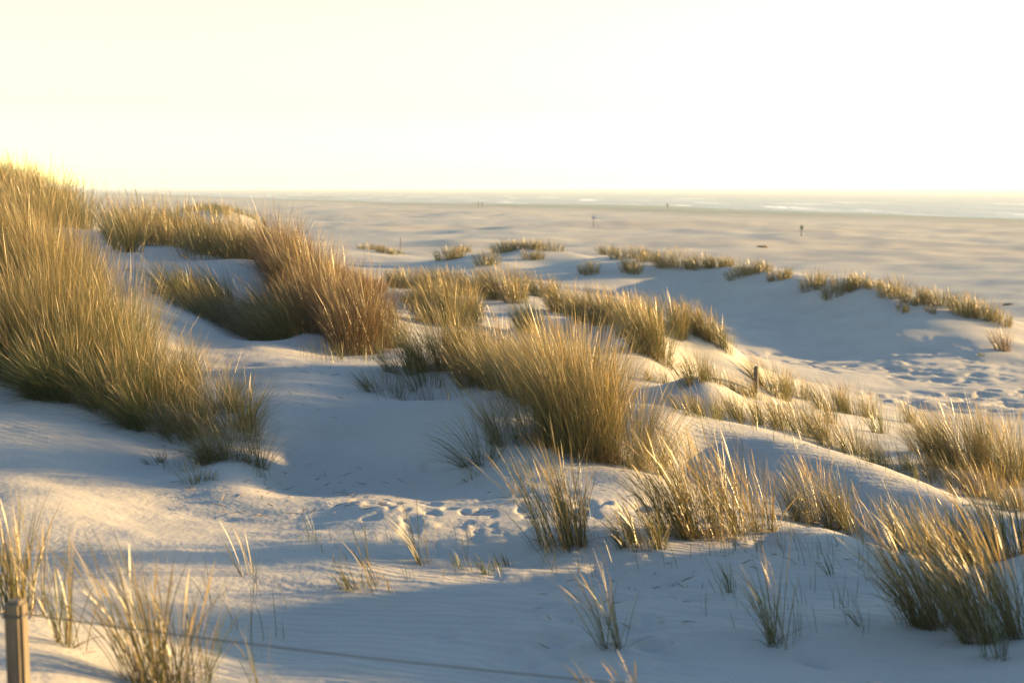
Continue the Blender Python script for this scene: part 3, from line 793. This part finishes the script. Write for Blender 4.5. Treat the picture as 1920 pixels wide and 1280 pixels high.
# --- foreground
for u, v, w, h, lab, kw in [
    (1050, 1026, 95, 190, 'tall golden tuft with spread tips before the centre tuft', dict(dens=1.0, tone=0.55)),
    (1315, 1006, 160, 190, 'wide golden tuft in the foreground row, blades swept left', dict(dens=0.62, tone=0.55)),
    (1405, 998, 90, 150, 'golden tuft right of the wide foreground tuft', dict(dens=0.7, tone=0.6)),
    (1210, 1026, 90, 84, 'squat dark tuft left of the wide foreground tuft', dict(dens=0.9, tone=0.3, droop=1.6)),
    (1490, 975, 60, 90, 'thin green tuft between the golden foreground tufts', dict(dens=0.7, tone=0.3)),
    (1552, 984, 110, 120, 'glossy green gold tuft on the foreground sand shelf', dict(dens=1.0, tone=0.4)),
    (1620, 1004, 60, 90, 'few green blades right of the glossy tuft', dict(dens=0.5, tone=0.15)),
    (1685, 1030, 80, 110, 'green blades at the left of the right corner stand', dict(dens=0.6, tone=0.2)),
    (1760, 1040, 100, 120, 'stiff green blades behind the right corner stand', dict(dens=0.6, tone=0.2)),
    (1870, 1050, 130, 140, 'dense blades at the back of the right corner stand', dict(dens=0.9, tone=0.45)),
    (1725, 1172, 90, 195, 'left clump of the right corner stand', dict(dens=0.9, tone=0.55, lean=0.32)),
    (1785, 1178, 110, 225, 'golden middle clump of the right corner stand', dict(dens=1.0, tone=0.6, lean=0.32)),
    (1852, 1200, 110, 235, 'tallest clump of the right corner stand', dict(dens=1.0, tone=0.5, lean=0.30)),
    (1915, 1190, 90, 250, 'edge clump of the right corner stand', dict(dens=1.0, tone=0.55, lean=0.30)),
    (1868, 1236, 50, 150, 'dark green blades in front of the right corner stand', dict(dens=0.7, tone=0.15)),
    (1145, 1214, 55, 172, 'slim leaning tuft on shaded sand in the lower middle', dict(dens=0.8, tone=0.5, lean=0.25)),
    (1467, 1212, 52, 170, 'narrow upright tuft on the shaded sand at lower right', dict(dens=0.9, tone=0.5, lean=0.12)),
    (1180, 1345, 110, 120, 'blurred blade tips rising from the bottom edge', dict(dens=0.25, tone=0.75, d=6.4, lean=0.3)),
    (1362, 1112, 40, 56, 'small green shoots on shaded sand left of narrow tuft', dict(dens=0.5, tone=0.1, stalks=0)),
    (1618, 1172, 40, 90, 'two or three green blades before the right corner stand', dict(dens=0.25, tone=0.1, stalks=0, lean=0.35)),
    (1560, 1078, 16, 60, 'single stout green shoot on the sand shelf', dict(dens=0.5, tone=0.1, stalks=0)),
    (797, 1060, 34, 135, 'thin leaning tuft of dry blades on lit sand', dict(dens=0.7, tone=0.6, lean=0.22)),
    (690, 1104, 110, 54, 'row of low green sprouts on the sand left of middle', dict(dens=0.30, tone=0.2)),
    (685, 1062, 16, 80, 'single thin stem above the green sprouts', dict(dens=0.5, tone=0.5)),
    (900, 1070, 90, 44, 'low green sprouts right of the thin leaning tuft', dict(dens=0.30, tone=0.15, stalks=0)),
    (950, 1062, 40, 34, 'dry low sprouts left of the tall spread tuft', dict(dens=0.4, tone=0.5, stalks=0)),
    (466, 1076, 40, 110, 'wispy pale stems on lit sand left of middle', dict(dens=0.3, tone=0.7)),
    (30, 1150, 110, 205, 'tall green gold tuft behind the near post', dict(dens=0.8, tone=0.45, lean=0.04)),
    (132, 1212, 60, 195, 'tuft with brown stem bases right of the near post', dict(dens=0.8, tone=0.45, lean=0.02)),
    (285, 1290, 120, 265, 'large blurred tuft rising from the lower left', dict(dens=0.9, tone=0.55, lean=0.16)),
    (360, 1300, 90, 190, 'greener blurred blades right of the large lower left tuft', dict(dens=0.7, tone=0.3, lean=-0.02)),
    (490, 1300, 40, 130, 'few thin green blades at the bottom left of middle', dict(dens=0.35, tone=0.2, lean=0.0)),
]:
    kw = dict(dict(lean=0.24, spread=0.15, stalks=0.14), **kw); kw['tone'] = kw.get('tone', 0.5) + 0.10
    if 'stand' in lab and 'corner' in lab: kw['dens'] = kw.get('dens', 1) * 0.95
    tuft(u, v, w * 1.2, h, lab, 'grass tufts in the foreground', **kw)
mass('bank_grass', 'grass on the low bank just beyond the right edge, shading the foreground', 'marram grass',
     [(4.7 + 0.22 * k + 0.15 * math.sin(k * 5.1), 9.9 + 0.05 * k + 0.25 * math.sin(k * 2.3), 0.8 + 0.3 * math.sin(k * 3.7)) for k in range(12)],
     M_GRASS, 0.55, 45, 0.25, 0.5, seed=21, seg=3, wid=0.005)

def stray():
    rng = np.random.default_rng(91)
    P, L = [], []
    for (u0, u1, d0, d1, k, l) in [(1240, 1760, 12.9, 15.6, 130, 0.22), (700, 900, 15.2, 17.2, 60, 0.22), (1000, 1640, 9.3, 10.8, 90, 0.22), (300, 500, 12.6, 14.2, 60, 0.20),
                                   (1400, 1800, 17, 26, 90, 0.30), (560, 1000, 8.9, 10.2, 36, 0.16), (880, 1200, 26, 34, 60, 0.3), (1300, 1650, 7.6, 9.2, 26, 0.2),
                                   (150, 520, 6.6, 9.0, 30, 0.25), (560, 720, 17.6, 19.6, 60, 0.25)]:
        d = d0 + (d1 - d0) * rng.random(k); u = u0 + (u1 - u0) * rng.random(k)
        for j in range(k):
            m_ = rng.integers(1, 5)
            P += [((u[j] - 960) / F * d[j] + rng.normal(0, 0.03), d[j] + rng.normal(0, 0.03)) for _ in range(m_)]
            L += list(l * (0.5 + 1.0 * rng.random(m_)))
    P = np.array(P); L = np.array(L); k = len(P)
    z = height(P[:, 0], P[:, 1]) - 0.02
    me = blades_mesh('stray_shoots', M_GRASS, np.column_stack([P, z]), L, np.maximum(0.0035, 0.0002 * P[:, 1]), WIND + rng.normal(0, 0.9, k), np.abs(rng.normal(0.15, 0.2, k)),
                     0.7 * rng.random(k), rng.random(k) * 0.7, 4, rng=rng)
    tag(link('stray_shoots', me), 'stray single shoots of marram scattered over the bare sand', 'grass', kind='stuff')
stray()

# ------------------------------------------------------------------ posts, wire, signs
def bm_obj(name, bm, mat, parent=None, smooth_=False):
    me = bpy.data.meshes.new(name)
    bm.to_mesh(me); bm.free()
    me.materials.append(mat)
    if smooth_:
        me.polygons.foreach_set('use_smooth', np.ones(len(me.polygons), bool))
    return link(name, me, parent)

def lathe(bm, prof, seg=16, wob=0.0, rng=None):
    rings = []
    for r, z in prof:
        ring = []
        for k in range(seg):
            a = 2 * math.pi * k / seg
            rr = r * (1 + (wob * (rng.random() - 0.5) if rng is not None else 0))
            ring.append(bm.verts.new((rr * math.cos(a), rr * math.sin(a), z)))
        rings.append(ring)
    for a, b in zip(rings, rings[1:]):
        for k in range(seg):
            bm.faces.new((a[k], a[(k + 1) % seg], b[(k + 1) % seg], b[k]))
    bm.faces.new(rings[-1]); bm.faces.new(rings[0][::-1])

def box(bm, cx, cy, cz, sx, sy, sz):
    r = bmesh.ops.create_cube(bm, size=1.0)
    for v in r['verts']:
        v.co = Vector((cx + v.co.x * sx, cy + v.co.y * sy, cz + v.co.z * sz))

def tube(bm, pts, r, seg=8):
    rings = []
    for i, p in enumerate(pts):
        t = (Vector(pts[min(i + 1, len(pts) - 1)]) - Vector(pts[max(i - 1, 0)])).normalized()
        s = t.cross(Vector((0, 0, 1))).normalized(); u = s.cross(t)
        rings.append([bm.verts.new(Vector(p) + (s * math.cos(2 * math.pi * k / seg) + u * math.sin(2 * math.pi * k / seg)) * r) for k in range(seg)])
    for a, b in zip(rings, rings[1:]):
        for k in range(seg):
            bm.faces.new((a[k], a[(k + 1) % seg], b[(k + 1) % seg], b[k]))

pt = pix(29, 1124, 5.5)
gz = ground(pt[0], pt[1])
post = empty('fence_post', (pt[0], pt[1], gz))
post.rotation_euler = (0, 0, math.radians(-5))
tag(post, 'weathered wooden fence post with rounded top in the lower left corner', 'post')
H = pt[2] - gz
bm = bmesh.new(); box(bm, 0, 0, (H - 0.35) / 2, 0.075, 0.075, H + 0.35)
bmesh.ops.bevel(bm, geom=[e for e in bm.edges], offset=0.014, segments=3, affect='EDGES')
bm_obj('post_body', bm, M_POST, post)
bm = bmesh.new()
R_ = 0.039
ringp = [(R_, R_), (-R_, R_), (-R_, -R_), (R_, -R_), (R_, R_)]
for k in range(2):
    tube(bm, [(a, b, H - 0.056 - 0.006 * k) for a, b in ringp], 0.003, 6)
bm_obj('wire_wrap', bm, M_WIRE, post)
# second post of the same fence, just below the picture
p2 = pix(1640, 1318, 5.0)
g2 = ground(p2[0], p2[1])
# wire between them
a = Vector(pix(48, 1151, 5.47)); b = Vector(p2)
bm = bmesh.new()
pts = []
for i in range(61):
    t = i / 60
    q = a.lerp(b, t); q.z -= 0.03 * 4 * t * (1 - t)
    pts.append(q)
tube(bm, pts, 0.0027, 8)
wo = bm_obj('fence_wire', bm, M_WIRE, None, True)
tag(wo, 'thin dark wire running low from the near post across the foreground sand', 'wire')
post2 = empty('fence_post', (p2[0], p2[1] + 0.03, g2))
tag(post2, 'wooden fence post holding the far end of the wire below the picture', 'post')
bm = bmesh.new(); hh = max(0.3, p2[2] - g2 + 0.06); box(bm, 0, 0, (hh - 0.3) / 2, 0.078, 0.05, hh + 0.3)
bmesh.ops.bevel(bm, geom=[e for e in bm.edges], offset=0.012, segments=3, affect='EDGES')
bm_obj('post_body', bm, M_POST, post2, True)

# short post in the grass on the right
sp = pix(1418, 686, 27.0); sg = ground(sp[0], sp[1])
o = empty('marker_post', (sp[0], sp[1], sg))
tag(o, 'short dark wooden post standing among the grass tufts on the right', 'post')
bm = bmesh.new(); hs = sp[2] - sg; lathe(bm, [(0.050, -0.3), (0.047, hs * 0.5), (0.043, hs - 0.02), (0.034, hs)], 12, 0.12, np.random.default_rng(4))
bm_obj('post_body', bm, M_POLE, o)
bm = bmesh.new(); tube(bm, [(0.052 * math.cos(k * 0.5), 0.052 * math.sin(k * 0.5), hs * 0.72) for k in range(14)], 0.006, 6)
bm_obj('wire_wrap', bm, M_WIRE, o)

def pole_thing(u, vtop, d, label, r, cat='pole', name='marker_pole', board=None, mat=None):
    p = pix(u, vtop, d); g = ground(p[0], p[1])
    o = empty(name, (p[0], p[1], g)); tag(o, label, cat)
    h = p[2] - g
    bm = bmesh.new(); lathe(bm, [(r, -0.4), (r, h * 0.9), (r * 0.9, h)], 10)
    bm_obj('pole', bm, M_POLE, o)
    if board:
        bw, bh = board
        bm = bmesh.new(); box(bm, 0, -r - 0.015, h - bh / 2 + 0.02, bw, 0.03, bh)
        bmesh.ops.bevel(bm, geom=[e for e in bm.edges], offset=0.008, segments=2, affect='EDGES')
        bm_obj('sign_board', bm, mat, o)
        for zz in (0.25, 0.75):
            bm = bmesh.new()
            box(bm, 0, r + 0.006, h - bh * zz + 0.02, r * 3.2, 0.012, 0.05)
            bm_obj('bracket', bm, M_WIRE, o)
    return o

pole_thing(497, 414, 66, 'thin dark pole standing behind the withered ridge', 0.035)
pole_thing(751, 446, 118, 'tiny thin pole on the beach beyond the far dune ridge', 0.035)
pole_thing(1113, 405, 216, 'small blue sign on a pole far out on the open beach', 0.05, 'sign', 'beach_sign', (0.50, 0.5), M_BLUE)
pole_thing(1503, 423, 163, 'dark square sign on a pole on the open beach at right', 0.055, 'sign', 'beach_sign', (0.36, 0.50), M_DARK)

# ------------------------------------------------------------------ walkers by the water
def person(u, v, d, label, coat, trousers, stride, facing, carry=None):
    x, y = (u - 960) / F * d, d
    z = max(ground(x, y), 0.0)
    root = empty('person', (x, y, z)); root.rotation_euler = (0, 0, facing)
    tag(root, label, 'person', 'walkers by the water')
    J = {'pel': (0, 0, .93), 'sp': (0.02, 0, 1.18), 'ch': (0.03, 0, 1.38), 'nk': (0.04, 0, 1.50), 'hd': (0.06, 0, 1.60), 'ht': (0.05, 0, 1.72),
         'shl': (0.03, .18, 1.42), 'shr': (0.03, -.18, 1.42), 'ell': (-.06, .24, 1.14), 'elr': (.10, -.24, 1.15), 'hal': (.06, .22, .90), 'har': (.24, -.2, .95),
         'hil': (0, .10, .90), 'hir': (0, -.10, .90), 'knl': (stride * .6, .10, .50), 'knr': (-stride * .25, -.10, .48), 'anl': (stride, .10, .08),
         'anr': (-stride, -.10, .12), 'tol': (stride + .17, .11, .03), 'tor': (-stride + .14, -.11, .03)}
    R = {'pel': .16, 'sp': .15, 'ch': .17, 'nk': .06, 'hd': .105, 'ht': .075, 'shl': .08, 'shr': .08, 'ell': .055, 'elr': .055, 'hal': .04, 'har': .04,
         'hil': .11, 'hir': .11, 'knl': .065, 'knr': .065, 'anl': .045, 'anr': .045, 'tol': .035, 'tor': .035}
    E = [('pel', 'sp'), ('sp', 'ch'), ('ch', 'nk'), ('nk', 'hd'), ('hd', 'ht'), ('ch', 'shl'), ('shl', 'ell'), ('ell', 'hal'), ('ch', 'shr'), ('shr', 'elr'), ('elr', 'har'),
         ('pel', 'hil'), ('hil', 'knl'), ('knl', 'anl'), ('anl', 'tol'), ('pel', 'hir'), ('hir', 'knr'), ('knr', 'anr'), ('anr', 'tor')]
    bm = bmesh.new(); sk = bm.verts.layers.skin.verify()
    V = {k: bm.verts.new(c) for k, c in J.items()}
    for k, v_ in V.items():
        v_[sk].radius = (R[k], R[k]); v_[sk].use_root = (k == 'pel')
    for a_, b_ in E: bm.edges.new((V[a_], V[b_]))
    o = bm_obj('body', bm, trousers, root)
    o.modifiers.new('skin', 'SKIN'); sd = o.modifiers.new('sub', 'SUBSURF'); sd.levels = sd.render_levels = 2
    bm = bmesh.new()
    lathe(bm, [(.205, .78), (.20, .95), (.185, 1.15), (.215, 1.36), (.15, 1.47), (.08, 1.52)], 14)
    for v_ in bm.verts: v_.co.x = v_.co.x * 0.72 + 0.02
    bm_obj('coat', bm, coat, root, True)
    bm = bmesh.new(); bmesh.ops.create_uvsphere(bm, u_segments=12, v_segments=8, radius=.118)
    for v_ in bm.verts: v_.co = Vector((v_.co.x + .035, v_.co.y * .9, v_.co.z * .9 + 1.70))
    bm_obj('hair', bm, M_POLE, root, True)
    return root
M_COAT1 = plain('dark_green_coat', (0.05, 0.055, 0.045), 0.8)
M_COAT2 = plain('grey_coat', (0.09, 0.085, 0.08), 0.8)
M_TROU = plain('brown_trousers', (0.10, 0.075, 0.05), 0.85)
person(897, 391, 424, 'walker in dark coat striding by the water, left one of the pair', M_COAT1, M_TROU, 0.28, math.radians(20))
person(904, 390, 428, 'slimmer walker close behind, right one of the pair', M_COAT2, M_TROU, 0.18, math.radians(20))
person(1250.5, 393, 426, 'lone dark walker standing on the spit near the water', M_COAT2, M_TROU, 0.08, math.radians(70))

def clump(u, v, size, label):
    x, y = hit(u, v, 20.0)
    bm = bmesh.new(); bmesh.ops.create_icosphere(bm, subdivisions=3, radius=1.0)
    rg_ = np.random.default_rng(int(u))
    for w_ in bm.verts:
        k_ = 1 + 0.35 * float(vnoise(np.array([w_.co.x * 2.1 + u]), np.array([w_.co.y * 2.3 + w_.co.z * 1.7]), 5)[0])
        w_.co = Vector((w_.co.x * size * k_, w_.co.y * size * 0.6 * k_, w_.co.z * size * 0.28 * k_))
    o = bm_obj('debris_clump', bm, M_LITTER); o.location = (x, y, ground(x, y) + size * 0.05)
    tag(o, label, 'beach debris')
clump(1890, 572, 0.28, 'small dark clump lying on the open beach behind the right end of the outer ridge')
clump(563, 428, 0.55, 'small dark clump on the beach to the right of the thin pole behind the ridge')
clump(1430, 464, 0.60, 'flat dark clump on the open beach to the left of the dark sign')

# ------------------------------------------------------------------ litter on the sand
def litter():
    rng = np.random.default_rng(77)
    P, L = [], []
    for (u0, u1, d0, d1, k, l) in [(300, 760, 11.0, 13.6, 130, 0.11), (850, 1250, 11.0, 13.0, 50, 0.10), (1230, 1760, 9.0, 10.8, 70, 0.07),
                                   (1000, 1330, 7.4, 9.4, 40, 0.06), (1450, 1920, 12.3, 15.0, 70, 0.08), (540, 720, 14.5, 18, 30, 0.1)]:
        d = d0 + (d1 - d0) * rng.random(k); u = u0 + (u1 - u0) * rng.random(k)
        P.append(np.stack([(u - 960) / F * d, d], 1)); L.append(l * (0.4 + 1.2 * rng.random(k)))
    P = np.concatenate(P); L = np.concatenate(L)
    z = height(P[:, 0], P[:, 1]) + 0.004
    k = len(P)
    me = blades_mesh('litter', M_LITTER, np.column_stack([P, z]), L, np.full(k, 0.006), rng.random(k) * 6.28, 1.25 + 0.25 * rng.random(k),
                     0.2 * rng.random(k), rng.random(k), 3, rng=rng)
    tag(link('plant_litter', me), 'scattered dead blades and bits of straw on the sand', 'plant litter', kind='stuff')
litter()

# ------------------------------------------------------------------ sea air
def haze():
    bm = bmesh.new(); box(bm, 0, 3000, 1.0, 14000, 14000, 17.0)
    m, ns, L, out = new_mat('sea_air')
    v = ns.new('ShaderNodeVolumePrincipled')
    v.inputs['Color'].default_value = (0.80, 0.88, 1.0, 1); v.inputs['Density'].default_value = HAZE; v.inputs['Anisotropy'].default_value = 0.3
    L.new(v.outputs[0], out.inputs['Volume'])
    o = bm_obj('haze', bm, m)
    tag(o, 'thin pale sea haze over the dunes, the beach and the water', 'haze', kind='stuff')
HAZE = 0.0003
haze()
